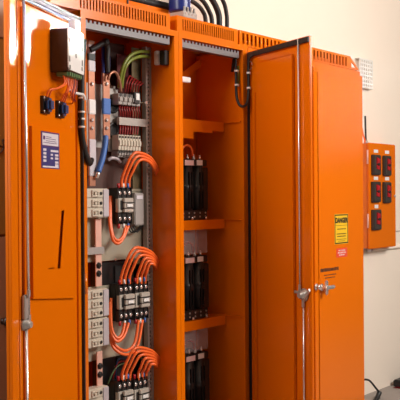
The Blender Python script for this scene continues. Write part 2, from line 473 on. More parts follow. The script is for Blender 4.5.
# ------------------------------------------------------------------ power unit on door A
pu = thing('power_supply', 'white fronted power supply box on the left door', 'power supply', PA(.26, -.006, 1.66))
bo = .078
FP = FA @ Matrix.Translation((-.018, 0, 0))
b = MB(FP); b.box(.178, .334, -.002, bo-.004, 1.665, 1.835, .002); b.build('case', DBROWN, pu)
b = MB(FP)
hz = [(.325, 1.79, .006, .010), (.325, 1.715, .006, .012), (.322, 1.682, .006, .009), (.26, 1.735, .006, .009), (.19, 1.772, .006, .010), (.195, 1.715, .006, .012), (.198, 1.690, .006, .008)]
b.prism([(.336, 1.683), (.325, 1.672), (.180, 1.668), (.176, 1.69), (.176, 1.83), (.185, 1.838), (.325, 1.838), (.336, 1.826)], XZ, bo-.004, bo,
        [[(x-w, z-h), (x+w, z-h), (x+w, z+h), (x-w, z+h)] for x, z, w, h in hz])
b.build('front_cover', WHITE, pu)
MB(FP).box(.215, .27, .05, bo+.002, 1.838, 1.878, .002).build('mounting_tab', GALV, pu)
b = MB(FP); b.box(.185, .325, .02, bo-.01, 1.648, 1.665, .002)
for k in range(6): b.box(.192+k*.022, .206+k*.022, bo-.012, bo-.004, 1.650, 1.664)
b.build('terminal_block', GREENP, pu)
# contact blocks
def contact(px0, py0, lab):
    s_, z_ = door_pts(px0, py0, 0)
    c = thing('contact_block', lab, 'switch block', PA(s_-.025, 0, z_-.03), 'contact blocks on the left door')
    b = MB(FA); b.box(s_-.056, s_+.008, -.006, .012, z_-.034, z_+.034, .002); b.build('base', BLACK, c)
    b = MB(FA); b.box(s_-.048, s_-.000, .012, .036, z_-.026, z_+.026, .010); b.build('body', BLUEP, c)
    b = MB(FA)
    for zz in (-.026, .026): b.lathe((s_+.002, .012, z_+zz), (0, 1, 0), [(0, .005), (.002, .005), (.003, .003)], 10)
    b.build('screw', CHROME, c)
    return s_, z_
c1 = contact(41.5, 104.5, 'blue and black contact block on the left door, nearer its free edge')
c2 = contact(56.5, 109, 'blue and black contact block on the left door, nearer the hinge')
wires = [((.305, 1.65), c1, -.006), ((.288, 1.65), c1, -.03), ((.270, 1.65), c2, -.004), ((.252, 1.65), c2, -.022), ((.236, 1.65), c2, -.04)]
for k, (st, c, off) in enumerate(wires):
    w = MB(FA).tube([(st[0], .05, st[1]), (st[0]-.004, .052, st[1]-.03), ((st[0]+c[0])/2, .045, (st[1]*.45+c[1]*.55)+.012), (c[0]+off*.8, .032, c[1]+.055), (c[0]+off, .018, c[1]+.030)], .0032, 7).build('thin_wire', OCABLE)
    tag(w, 'thin orange control wire from the white box down to the %s contact block' % ('outer' if c is c1 else 'inner'), 'wire', 'thin control wires to the %s block' % ('outer' if c is c1 else 'inner'))
for k in range(4):
    w = MB(FA).tube([(.225-.014*k, .055, 1.65), (.225-.014*k, .055, 1.62), (.235-.012*k, .05, 1.585-.004*k), (.18-.01*k, .035, 1.565), (.14, .02, 1.562), (.10, .0, 1.56)], .003, 7).build('thin_wire', REDW if k % 2 else OCABLE)
    tag(w, 'thin %s control wire under the white box running towards the hinge' % ('red' if k % 2 else 'orange'), 'wire', 'thin %s wires towards the hinge' % ('red' if k % 2 else 'orange'))
q = [door_pts(*p, .03) for p in ((66, 72), (66, 84), (68, 91), (75, 93.5), (81, 95), (82.5, 100))]
tag(MB(FA).tube([(s, .04, z) for s, z in q], .006, 8).build('white_cable', WHITE), 'white cable from the white box to the black hose at the hinge', 'cable')
hose = thing('cable_hose', 'black corrugated hose tied along the hinge side of the left door', 'hose', at(82, 165, -.03))
hp = [at(*p_, y_) for p_, y_ in (((84, 40), -.012), ((82, 70), -.03), ((81.5, 100), -.03), ((81.5, 128), -.03), ((84, 147), -.02), ((89, 163), -.005), ((91.5, 160), .05))]
MB().tube(hp, .0125, 12).build('sleeve', RUBBER, hose)
for py in (98, 112, 119, 127):
    c = at(81.6, py, -.03); MB().cyl(c-V((0, 0, .004)), c+V((0, 0, .004)), .0145).build('cable_tie', WHITE, hose)

# label print (on the purple label)
b = MB(FA); b.box(LU(.06), LU(.94), oL, oL+.0006, LZ(.37), LZ(.04)); b.build('label_header', PAPER, doorA)
b = MB(FA); b.box(LU(.04), LU(.96), oL, oL+.0004, LZ(.985), LZ(.40)); b.build('label_field', NAVY, doorA)
b = MB(FA)
for f in (.46, .56, .66, .76): b.box(LU(.10), LU(.26), oL+.0004, oL+.001, LZ(f+.065), LZ(f))
for f, a0 in ((.48, .50), (.59, .74), (.68, .74), (.79, .74), (.87, .74)): b.box(LU(a0), LU(.93), oL+.0004, oL+.001, LZ(f+.06), LZ(f))
for f in (.59, .69): b.box(LU(.50), LU(.62), oL+.0004, oL+.001, LZ(f+.05), LZ(f))
b.box(LU(.06), LU(.94), oL+.0004, oL+.001, LZ(.975), LZ(.93))
b.build('label_boxes', PAPER, doorA)
b = MB(FA); b.box(LU(.10), LU(.20), oL+.0006, oL+.0012, LZ(.22), LZ(.12)); b.build('label_emblem', PURPLE, doorA)
b = MB(FA)
for f, a0, a1 in ((.13, .25, .55), (.18, .25, .80), (.24, .25, .84), (.29, .12, .88)):
    u = a0
    while u < a1:
        w = rr.uniform(.03, .09); b.box(LU(u), LU(min(a1, u+w)), oL+.0006, oL+.0012, LZ(f+.018), LZ(f)); u += w+.02
b.build('label_print', PURPLE, doorA)

# ------------------------------------------------------------------ inside the left enclosure
def contactor(px, py0, py1, lab, yb=.186, yf=.112, wid=.098):
    """px: photo column of the front left corner, rows py0..py1"""
    a = at(px, py0, yf); c = at(px, py1, yf); x0 = a.x; z1, z0 = a.z, c.z; x1 = x0+wid; H = z1-z0
    t = thing('contactor', lab, 'contactor', ((x0+x1)/2, yb, z0), 'contactors on the mounting plates')
    b = MB(); b.box(x0, x1, yf+.03, yb, z0, z1, .003)
    b.box(x0+.002, x1-.002, yf+.012, yf+.03, z0+H*.04, z0+H*.30, .003); b.box(x0+.002, x1-.002, yf+.012, yf+.03, z1-H*.30, z1-H*.04, .003)
    for k in range(4):
        u = x0+wid*k/3; b.box(u-.002 if k else u, u+.002 if k < 3 else u, yf+.008, yf+.03, z1-H*.28, z1+.002); b.box(u-.002 if k else u, u+.002 if k < 3 else u, yf+.008, yf+.03, z0-.002, z0+H*.28)
    b.build('base', BLACK, t)
    m = z0+H*.52
    b = MB(); b.box(x0+.004, x1-.004, yf+.008, yf+.03, m-H*.20, m+H*.20, .003)
    b.box(x0+.030, x1-.002, yf-.006, yf+.008, m-H*.20, m+H*.20, .003)
    b.build('coil_cover', SILVERP, t)
    b = MB(); b.box(x0+.028, x1, yf-.0075, yf+.008, m+H*.055, m+H*.085); b.box(x0+.028, x1, yf-.0075, yf+.008, m-H*.10, m-H*.07); b.box(x0+.018, x0+.030, yf+.004, yf+.010, m-H*.13, m+H*.13)
    b.build('groove', BLACK, t)
    b = MB(); b.box(x0+.044, x1-.014, yf-.010, yf-.006, m-H*.06, m+H*.05, .002)
    b.build('face_plate', WHITE, t)
    for k in range(3):
        u = x0+wid*(k+.5)/3
        for zz in (z1-H*.14, z0+H*.14):
            MB().lathe((u, yf+.012, zz), (0, -1, 0), [(0, .009), (.004, .009), (.005, .006)], 10).build('terminal_screw', CHROME, t)
    for k, mm in enumerate((RED, WHITE, BLUET)):
        u = x0+wid*(k+.5)/3
        MB().cyl((u, yf+.02, z1), (u, yf+.02, z1+.022), .007, 10).build('ferrule', mm, t); MB().cyl((u, yf+.02, z0-.022), (u, yf+.02, z0), .007, 10).build('ferrule', mm, t)
    return x0, x1, z0, z1
K1 = contactor(119, 188, 224, 'black and cream contactor on the topmost zinc plate, alone')
K2 = contactor(120.2, 285, 322, 'black and cream contactor at mid height, left one of the pair')
K3 = contactor(136, 283, 320, 'black and cream contactor at mid height, right one of the pair')
K4 = contactor(119, 382, 420, 'black contactor at the bottom edge of the photo, left one of the pair')
K5 = contactor(135, 380, 418, 'black contactor at the bottom edge of the photo, right one of the pair')
# overload relay beside the first contactor
q = at(134, 193, .15); q1 = at(143.5, 225, .15)
ov = thing('relay', 'tall mauve grey relay right of the single upper contactor', 'relay', ((q.x+q1.x)/2, .18, q1.z))
MB().box(q.x, q1.x, .145, .186, q1.z, q.z, .004).build('case', GREYP, ov)
MB().box(q.x+.01, q1.x-.012, .142, .145, q.z-.03, q.z-.012).build('name_strip', PAPER, ov)

def breaker(py0, py1, lab, rows=3):
    yf = .125
    a = at(90.5, py0, yf); c = at(109.3, py1, yf); x0, x1 = .150, c.x; z1, z0 = a.z, at(90.5, py1, yf).z
    t = thing('circuit_breaker', lab, 'circuit breaker', ((x0+x1)/2, .18, z0), 'breakers beside the left jamb')
    b = MB(); b.box(x0, x1, yf+.006, .182, z0, z1, .003); b.build('case', CREAM, t)
    xg = at(103.5, py0, yf).x
    MB().box(xg, x1, yf, yf+.006, z0+.004, z1-.004, .002).build('side_cover', GALV, t)
    h = (z1-z0)/rows
    xa, xb, xd = at(91.5, py0, yf).x, at(98.3, py0, yf).x, at(100.8, py0, yf).x
    for k in range(rows):
        zc = z0+h*(k+.5)
        MB().box(x0+.004, xg-.003, yf, yf+.006, zc-h*.43, zc+h*.43, .002).build('pole_face', CREAM, t)
        MB().prism(rect(xa, xb, zc-h*.34, zc+h*.34), XZ, yf-.006, yf, [rect(xa+.006, xb-.006, zc-h*.18, zc+h*.18)]).box(xa+.010, xb-.016, yf-.012, yf, zc-h*.13, zc+h*.13, .002).build('toggle', CREAM, t)
        MB().lathe((xd, yf, zc), (0, -1, 0), [(0, .008), (.003, .008), (.004, .005)], 10).build('terminal_hole', BLACK, t)
breaker(188.5, 218, 'cream three pole circuit breaker beside the single upper contactor')
breaker(290.5, 319, 'cream three pole circuit breaker at mid height, upper of two stacked')
breaker(320, 349, 'cream three pole circuit breaker at mid height, lower of two stacked')
breaker(390, 420, 'cream circuit breaker at the bottom edge of the photo')

# lower copper bars
def cbar(px0, px1, py0, py1, lab, holes):
    y = .16
    a, c = at(px0, py0, y), at(px1, py1, y); x1 = at(px1, py0, y).x
    t = thing('copper_busbar', lab, 'busbar', ((a.x+x1)/2, y, c.z), 'bright copper bars by the breakers')
    MB().box(a.x, x1, y, y+.006, c.z, a.z, .001).build('bar', PINKCU, t)
    for py in holes:
        q = at((px0+px1)/2, py, y)
        MB().lathe((q.x, y, q.z), (0, -1, 0), [(0, .016), (.004, .016), (.006, .010), (.012, .009)], 6).build('bolt', BLACK, t)
cbar(95.5, 101.5, 219, 286, 'bright pinkish copper bar between upper and middle breakers', (265.5, 273.5))
cbar(97, 102.5, 352, 387, 'bright pinkish copper bar below the middle breakers', (366, 374.5))
# black wiring ducts between the plates
for (px0, py0, px1, py1, lab) in ((99, 263, 134, 284, 'black wiring duct above the paired middle contactors'), (101, 356, 134, 381, 'black wiring duct above the bottom contactors')):
    a, c = at(px0, py0, .2), at(px1, py1, .2)
    t = thing('wiring_duct', lab, 'duct', ((a.x+c.x)/2, .22, c.z), 'black wiring ducts')
    b = MB(); b.box(a.x, .59, .20, .26, c.z, a.z, .002); b.build('channel', BLACK, t)
    b = MB(); b.box(a.x+.10, .585, .192, .20, c.z+.02, a.z-.02, .002); b.build('cover', RUBBER, t)
    if py0 == 263:
        for k in range(1):
            q = at(116, 259.5, .18); MB().lathe((q.x, .186, q.z), (0, -1, 0), [(0, .007), (.004, .006)], 8).build('screw', CHROME, t)
# colour wires by the lower duct
for k, mm, nm in ((0, GREENP, 'green'), (1, REDW, 'red'), (2, BLUEP, 'blue')):
    a = at(112+3*k, 360, .18)
    tag(MB().tube([at(108+4*k, 384, .178), at(112+2*k, 374, .165), at(118, 366-3*k, .16), at(126, 363-2*k, .17)], .0035, 7).build('thin_wire', mm), 'thin %s wire across the lower black wiring duct' % nm, 'wire')

# upper busbars
def busbar(px0, px1, py0, py1, segs, lab, y=.165):
    a = at(px0, py0, y); x1 = at(px1, py0, y).x; z0 = at(px0, py1, y).z
    t = thing('copper_busbar', lab, 'busbar', ((a.x+x1)/2, y, z0), 'insulated copper bars at the upper left')
    MB().box(a.x, x1, y, y+.008, z0, a.z, .001).build('bar', COPPER, t)
    for p0, p1, mm in segs:
        zt, zb = at(px0, p0, y).z, at(px0, p1, y).z
        MB().box(a.x-.003, x1+.003, y-.004, y+.011, zb, zt, .003).build('sleeve', mm, t)
    for py in [s for s in (84, 120, 128) if py0 < s < py1]:
        q = at((px0+px1)/2, py, y); MB().lathe((q.x, y, q.z), (0, -1, 0), [(0, .010), (.004, .010), (.006, .006), (.010, .006)], 6).build('bolt', CHROME, t)
busbar(88.5, 94.5, 40, 186, ((53, 60, BLACK), (44, 53, GALV), (60, 71, GALV), (99, 114, WHITE), (139, 176, GALV)), 'copper busbar with white sleeves next to the left jamb')
busbar(103, 109.5, 46, 139, ((46, 73, BLUEV), (98, 114, BLUET)), 'copper busbar with blue sleeves, second from the left jamb')
t = thing('busbar_strap', 'blue sleeved copper strap slanting below the blue sleeved busbar', 'busbar', at(100, 175, .16))
MB().tube([at(105.5, 136, .16), at(105, 144, .155), at(102.5, 158, .15), at(98, 172, .15)], .014, 8).build('sleeve', BLUET, t)
MB().tube([at(98.5, 171, .15), at(96.5, 178, .155)], .011, 8, False).build('lug', CHROME, t)
# zinc junction plate, black bushings
t = thing('bushing_plate', 'grey steel plate with two dark round bushings beside the busbars', 'plate', at(113, 150, .185))
a, c = at(108, 88, .185), at(118.5, 152, .185)
MB().box(a.x, c.x, .185, .19, c.z, a.z, .001).build('plate', STEEL, t)
for py in (105.5, 130):
    q = at(113.3, py, .18); MB().lathe((q.x, .185, q.z), (0, -1, 0), [(0, .038), (.006, .038), (.010, .033), (.010, .026), (.002, .024)], 20).build('bushing', BLACK, t)
# black cross link on top of the bars
t = thing('cable_link', 'black insulated link joining the tops of the two busbars', 'cable', at(98, 50, .16))
MB().tube([at(90, 50, .16), at(96, 47, .15), at(101, 44, .145), at(105, 43, .145), at(107.5, 48, .15), at(107, 60, .155), at(107.5, 73, .16)], .014, 10).build('jacket', RUBBER, t)
q = at(105.5, 42, .14); MB().lathe(q+V((0, .01, 0)), (0, -1, 0), [(0, .012), (.004, .018), (.02, .018), (.026, .010)], 14).build('cap', BLACK, t)
tag(MB().tube([at(108, 80, .15), at(110, 74, .145), at(115, 72, .145), at(119, 79, .15), at(121, 92, .16)], .007, 8).build('brown_cable', COPPER), 'brown cable arching from the busbar to the grey terminal block', 'cable')
for k in range(2):
    w = MB().tube([at(149, 52+5*k, .15), at(140, 51.5+5*k, .135), at(131, 55+5*k, .13), at(124+1.5*k, 64+3*k, .135), at(120.5+2.5*k, 76, .15), at(119+2.5*k, 88, .165)], .0085, 9).build('earth_cable', GREENW)
    tag(w, 'green and yellow earth cable arching at the top, %s of two' % ('upper' if k == 0 else 'lower'), 'cable', 'earth cables')
for k in range(9):
    x_ = 120+2.4*k
    w = MB().tube([at(x_, 105, .16), at(x_-.6, 109, .150), at(x_+.4, 113, .150), at(x_, 118, .168)], .0042, 7).build('red_wire', REDW)
    tag(w, 'short dark red wire between the upper terminal block and the steel cross rail', 'wire', 'red wires above the cross rail')
for k in range(8):
    x_ = 119.5+2.5*k
    w = MB().tube([at(x_, 124.5, .168), at(x_+.8, 128, .150), at(x_, 134.5, .150)], .0042, 7).build('red_wire', REDW)
    tag(w, 'short dark red wire between the steel cross rail and the cream terminal strip', 'wire', 'red wires below the cross rail')
for k in range(6):
    x_ = 125+2.6*k
    w = MB().tube([at(x_, 92, .165), at(x_+1, 86, .15), at(x_+2.5, 80+k, .15), at(x_+5, 76+1.5*k, .17), at(x_+7, 78+2*k, .22)], .004, 7).build('red_wire', REDW)
    tag(w, 'dark red wire looping above the upper grey terminal block', 'wire', 'red wires above the terminal block')
# upper terminal block
def tstrip(px0, px1, py0, py1, n, mm, lab, y=.135, name='terminal_strip'):
    a, c = at(px0, py0, y), at(px1, py1, y); x1 = at(px1, py0, y).x
    z0 = at(px0, py1, y).z; z1 = a.z
    t = thing(name, lab, 'terminal strip', ((a.x+x1)/2, y, z0), 'terminal strips')
    w = (x1-a.x)/n
    for k in range(n):
        b = MB(); b.box(a.x+k*w, a.x+(k+.9)*w, y, y+.045, z0, z1, .002); b.box(a.x+(k+.1)*w, a.x+(k+.8)*w, y-.006, y, z0+(z1-z0)*.3, z1-(z1-z0)*.35, .001)
        tb = b.build('terminal', mm, t)
        u = a.x+(k+.45)*w
        MB().lathe((u, y+.001, z1-(z1-z0)*.14), (0, -1, 0), [(0, w*.3), (.003, w*.28)], 8).build('screw', BLACK, tb)
tstrip(118.5, 140.5, 93, 104, 5, GREYP, 'grey terminal block above the steel cross rail')
tstrip(118.5, 141, 134.5, 150, 8, CREAM, 'cream terminal strip just below the steel cross rail')
tstrip(118, 134, 151, 157, 6, GREYP, 'small grey terminal strip under the cream terminal strip', .145)
t = thing('relay', 'small black and white relay at right end of the grey terminal block', 'relay', at(137, 104, .13))
a, c = at(134.5, 92, .125), at(140, 104, .125)
MB().box(a.x, c.x, .125, .15, c.z, a.z, .002).build('case', BLACK, t)
MB().box(a.x+.008, c.x-.006, .121, .125, (a.z+c.z)/2-.01, a.z-.006, .001).build('label_plate', WHITE, t)
q = at(143, 103, .15); tag(MB().lathe((q.x, .186, q.z), (0, -1, 0), [(0, .006), (.05, .006), (.052, .009), (.06, .009)], 8).build('cap_screw', CHROME), 'bright cap screw right of the grey terminal block', 'screw')
# silver strap and dark blue lead left of plate
tag(MB().tube([at(108, 160, .16), at(112, 158, .15), at(117, 159, .155), at(120, 162, .165)], .008, 8).build('braided_strap', GALV), 'grey braided strap above the single contactor', 'strap')

# indicator on the right wall
q = atx(161.5, 58, .632)
t = thing('indicator_lamp', 'white lamp with black base on the right inner wall of the breaker cabinet', 'lamp', (.632, q.y, q.z))
MB().lathe((.632, q.y-.010, q.z), (-1, 0, 0), [(0, .036), (.012, .036), (.014, .030)], 18).box(.60, .632, q.y-.05, q.y-.02, q.z-.04, q.z+.03, .003).build('base', BLACK, t)
MB().lathe((.620, q.y+.016, q.z-.034), (0, 0, 1), [(0, .012), (.004, .017), (.064, .017), (.068, .012)], 16).build('lens', WHITE, t)

# ------------------------------------------------------------------ orange power cables
YC = .125
def cab_up(k, pts, lab, grp):
    P = [at(px, py, y) for px, py, y in pts[:-1]]
    P.append(atx(pts[-1][0], pts[-1][1], .640))
    tag(MB().tube(P, .0072, 10).build('power_cable', OCABLE), lab, 'cable', grp)
def top_arc(starts, apex, end, ty, grp, where, sink):
    n = len(starts)
    for k, sx in enumerate(starts):
        ax, ay = apex[k]; ex, ey = end[k]
        pts = [(sx, sink, .132), (sx+.3, sink-8, .128), (sx+(ax-sx)*.30, ay+(sink-ay)*.40, .112), (sx+(ax-sx)*.62, ay+(sink-ay)*.10, .10), (ax, ay, .095), (ax+(ex-ax)*.6, ay+(ey-ay)*.28, .095), (ex, ey)]
        ordn = ['outermost', 'second', 'third', 'fourth', 'fifth', 'innermost'] if n == 6 else ['outermost', 'middle', 'innermost']
        cab_up(k, pts, 'orange power cable arching %s, %s of the %s' % (where, ordn[k], 'six' if n == 6 else 'three'), grp)
top_arc((121.5, 125, 129), ((138, 152.5), (140, 156), (143, 159.5)), ((159, 171), (158, 173), (156.5, 175)), 0, 'orange cables over the upper contactor', 'over the upper contactor', 187)
top_arc((121, 125, 129.5, 137, 141, 145), ((138, 247.5), (140, 251), (143, 255), (147, 258), (149, 261), (151, 263.5)), ((159, 262), (158.5, 263.5), (158, 265), (157.5, 266.5), (157, 268), (156.5, 269)), 0, 'orange cables over the middle contactors', 'over the middle contactor pair', 284)
top_arc((122, 126, 130, 138, 142, 146), ((139, 347.5), (141, 351), (144, 354.5), (147, 358), (150, 361), (152, 364)), ((160, 359), (159.5, 360.5), (159, 362), (158.5, 363.5), (158, 365), (157.5, 367)), 0, 'orange cables over the bottom contactors', 'over the bottom contactor pair', 381)
def loop(pts, lab, grp):
    tag(MB().tube([at(px, py, y) for px, py, y in pts], .0072, 10).build('power_cable', OCABLE), lab, 'cable', grp)
for k in range(2):
    loop([(111-k*1.4, 196, .165), (110.5-k*1.2, 212, .155), (111-k, 226, .14), (113.5-k*.5, 237+k*3, .125), (118, 240.5+k*3, .118), (123, 236+k*2.5, .118), (125.5+k*3, 226, .128)],
         'orange power cable looping under the upper contactor, %s loop' % ('inner', 'outer')[k], 'orange loops under the upper contactor')
L = [[(111, 298, .165), (110.8, 315, .155), (112, 330, .14), (117, 338, .122), (122, 334, .12), (124.5, 323, .13)],
     [(110, 302, .165), (109.8, 320, .155), (111.5, 334, .14), (117, 341.5, .12), (124, 336, .12), (128.5, 323, .13)],
     [(110.5, 330, .165), (113, 342, .14), (120, 349, .12), (128, 350, .115), (135, 342, .118), (138.5, 320, .13)],
     [(110, 334, .165), (112.5, 346, .14), (120, 353, .118), (129, 354, .112), (137.5, 346, .115), (142.5, 320, .13)]]
for k, l in enumerate(L):
    loop(l, 'orange power cable looping under the middle contactor pair, %s loop' % ('innermost', 'second', 'third', 'lowest')[k], 'orange loops under the middle contactors')
# wires under the upper contactor at right
for k in range(3):
    w = MB().tube([at(128+2.5*k, 226, .15), at(131+3*k, 232, .145), at(137+2*k, 230-k, .16), at(140+1.5*k, 226, .18)], .0035, 7).build('thin_wire', BLACK)
    tag(w, 'thin black wire below the tall mauve grey relay', 'wire', 'thin black wires below the relay')

# ------------------------------------------------------------------ power units on the shelves
def drive(zb, zt, lab):
    x0, x1, yf, yb = .79, 1.066, .145, .285
    H = zt-zb
    t = thing('power_unit', lab, 'power unit', ((x0+x1)/2, .21, zb), 'black power units on the cabinet shelves')
    b = MB(); b.box(x0, x1, yf+.03, yb, zb+.03, zb+H*.86, .004); b.box(x1-.03, x1+.024, yf+.008, yb, zb+H*.14, zb+H*.84, .004)
    b.build('body', BLACK, t)
    b = MB(); b.box(x0-.004, x1+.008, yf+.002, yb+.004, zb+H*.86, zt-.012, .004); b.build('top_cap', BLACK, t)
    for k in range(3):
        cx_ = x0+.046+k*.092
        b = MB()
        b.lathe((cx_, yf+.036, zb+.05), (0, 0, 1), [(0, .036), (H*.30, .036), (H*.31, .041), (H*.40, .041), (H*.41, .036), (H*.74, .036)], 18)
        b.build('barrel', BLACK, t)
        for q in (-.012, .012): MB().box(cx_+q-.003, cx_+q+.003, yf-.006, yf+.004, zb+.06, zb+H*.76, .001).build('rib', RUBBER, t)
    b = MB(); b.box(x0, x1+.004, yf, yb, zb, zb+.05, .003)
    b.build('foot', BLACK, t)
    for k in range(6):
        for zz in (.016, .036):
            MB().lathe((x0+.03+k*.046, yf, zb+zz), (0, -1, 0), [(0, .005), (.003, .005)], 8).build('terminal_screw', STEEL, t)
    for k in range(2): MB().lathe((x0+.14+k*.115, yf-.008, zb+.001), (0, 0, 1), [(0, .007), (.012, .007), (.014, .004)], 8).build('bolt', CHROME, t)
    zl = zb+H*.93
    zm = (zb+H*.86+zt-.012)/2
    MB().box(.882, .955, yf-.001, yf+.002, zm-.015, zm+.012).build('label_plate', PINKP, t)
    MB().box(.982, 1.030, yf-.001, yf+.002, zm-.013, zm+.014).build('rating_plate', WHITE, t)
    for k in range(4):
        MB().lathe((.875+k*.052, yf+.02, zt-.012), (0, 0, 1), [(0, .008), (.012, .008), (.014, .005), (.026, .005)], 8).build('stud', CHROME if k % 2 else WHITE, t)
    return t
drive(1.043, 1.372, 'black power unit with pale labels on the middle shelf, topmost of the three')
drive(.521, .864, 'black power unit with pale labels on the lowest visible shelf, between the other two')
drive(.0, .352, 'black power unit with pale labels at the bottom of the photo, lowest of the three')
# low shelf carrying the lowest unit
MB().box(.680, 1.202, .122, .32, -.008, 0).box(.68, XB, .122, .128, -.05, -.008).build('shelf', ORANGE, cabB)
for zt, lab in ((1.372, 'top'), (.864, 'middle'), (.352, 'lowest')):
    tag(MB().tube([(.872, .165, zt+.008), (.885, .16, zt+.045), (.92, .16, zt+.062), (.955, .16, zt+.045), (.972, .165, zt+.008)], .006, 8).build('jumper_wire', OCABLE if zt > 1 else REDW), '%s jumper wire arching on the %s black power unit' % ('orange' if zt > 1 else 'dark red', lab), 'wire')
for z0, z1, lab in ((.865, .985, 'under the middle shelf'), (.353, .463, 'under the lowest visible shelf')):
    o = MB().box(.70, 1.072, .150, .154, z0-.0, z1+.006).build('acrylic_guard', ACRYL); tag(o, 'clear acrylic guard sheet hanging %s' % lab, 'guard')

# ------------------------------------------------------------------ cable loop at door B hinge
t = thing('hinge_cable', 'black cable looping from the shelf cabinet across the hinge to the half open door', 'cable', at(242, 107, -.02))
cp = [at(232, 72, .06), at(235, 55, .04), at(236, 75, .02), at(236.5, 95, .01), at(239, 104, -.01), at(243, 106.5, -.03), at(247, 103, -.035), at(248.5, 92, -.03), at(248.5, 70, -.03), at(249.5, 58, -.04), at(256, 54, -.08)]
MB().tube(cp, .0075, 10).build('jacket', RUBBER, t)
for px, py, y in ((236.2, 71, .02), (236.5, 85, .015), (248.6, 73, -.03), (248.6, 88, -.03)):
    c = at(px, py, y); MB().cyl(c-V((0, 0, .005)), c+V((0, 0, .005)), .011).box(c.x, c.x+.02, c.y-.003, c.y+.003, c.z-.006, c.z+.006).build('cable_tie', WHITE, t)
tag(MB().tube([at(238, 66, .03), at(238.5, 76, .025), at(238, 86, .028)], .006, 8).build('earth_wire', GREENW), 'short green earth wire on the right jamb of the shelf cabinet', 'wire')
q = at(252.5, 66, -.04)
tag(MB(FB).tube([(.03+.022*math.cos(a)+.015, .012, 1.86+.022*math.sin(a)) for a in [k*math.pi/6 for k in range(12)]], .003, 6).build('wire_ring', COPPER), 'small coiled wire ring at the top hinge corner of the half open door', 'wire')

# ------------------------------------------------------------------ on top of the row
TY = .19
t = thing('cable_tray', 'dull orange cable tray running behind the left vent hood', 'tray', (.3, .2, ZT))
b = MB(); b.box(-.16, .90, .19, .194, ZT, 2.125); b.box(-.16, .90, .194, .325, ZT, ZT+.004); b.box(-.16, .90, .325, .329, ZT, 2.125)
b.build('channel', ORANGE, t)
b = MB(); b.box(.50, .506, .183, .19, ZT, 2.13); b.build('joint_strap', BLACK, t)
for k in range(3):
    tag(MB().tube([(-.16, .215+.042*k, 2.145), (.1, .215+.042*k, 2.14+.006*k), (.5, .215+.042*k, 2.145+.006*k), (.90, .215+.042*k, 2.15)], .0205, 10).build('tray_cable', RUBBER), 'thick black cable lying in the orange cable tray', 'cable', 'black cables in the tray')
bl = thing('blue_conduit_sleeve', 'deep blue sleeve with steel fittings rising between two vent hoods', 'sleeve', at(180, 14, .12))
a = at(180, 10, .12)
MB().tube([(a.x, .12, a.z-.01), (a.x-.004, .12, a.z+.1), (a.x-.01, .12, a.z+.35), (a.x-.01, .12, 3.30)], .056, 20).build('sleeve', BLUEV, bl)
b = MB()
for k in range(4):
    b.lathe((a.x-.035+.026*k, .062, a.z-.035), (0, 0, 1), [(0, .009), (.02, .009), (.022, .006), (.04, .006)], 8)
b.box(a.x-.05, a.x+.06, .055, .17, a.z-.05, a.z-.02, .003)
b.build('fitting', STEEL, bl)
arcs = [((227, 26), (226.5, 14), (223, 1), (212, -14), (190, -24), .0095, 'outermost'),
        ((219.5, 24), (218, 12), (211.5, -1), (200, -13), (178, -20), .0135, 'second'),
        ((212, 22), (209, 11), (202, 0), (190, -8), (170, -12), .010, 'third'),
        ((205.5, 20), (202.5, 11), (196, 4), (186, -1), (168, -4), .0095, 'innermost')]
for *pp, r_, nm in arcs:
    P = [at(px, py, .20) for px, py in pp]
    P = [V((P[0].x+.002, .20, ZT+.002))]+P+[V((P[-1].x-.35, .205, P[-1].z+.01)), V((-.15, .21, P[-1].z))]
    tag(MB().tube(P, r_*1.25, 10).build('feeder_cable', RUBBER), 'black feeder cable bending up from the shelf cabinet roof, %s of the four' % nm, 'cable', 'black feeder cables on the roof')
tb = thing('roof_terminal_box', 'low brown terminal box with bright studs under the black feeder cables', 'terminal box', (1.0, .25, ZT))
MB().box(.93, 1.15, .235, .315, ZT, 2.105, .003).build('case', ORANGE, tb)
for k in range(6): MB().lathe((.945+k*.036, .262, 2.105), (0, 0, 1), [(0, .010), (.01, .010), (.012, .006), (.04, .006)], 8).build('stud', CHROME, tb)

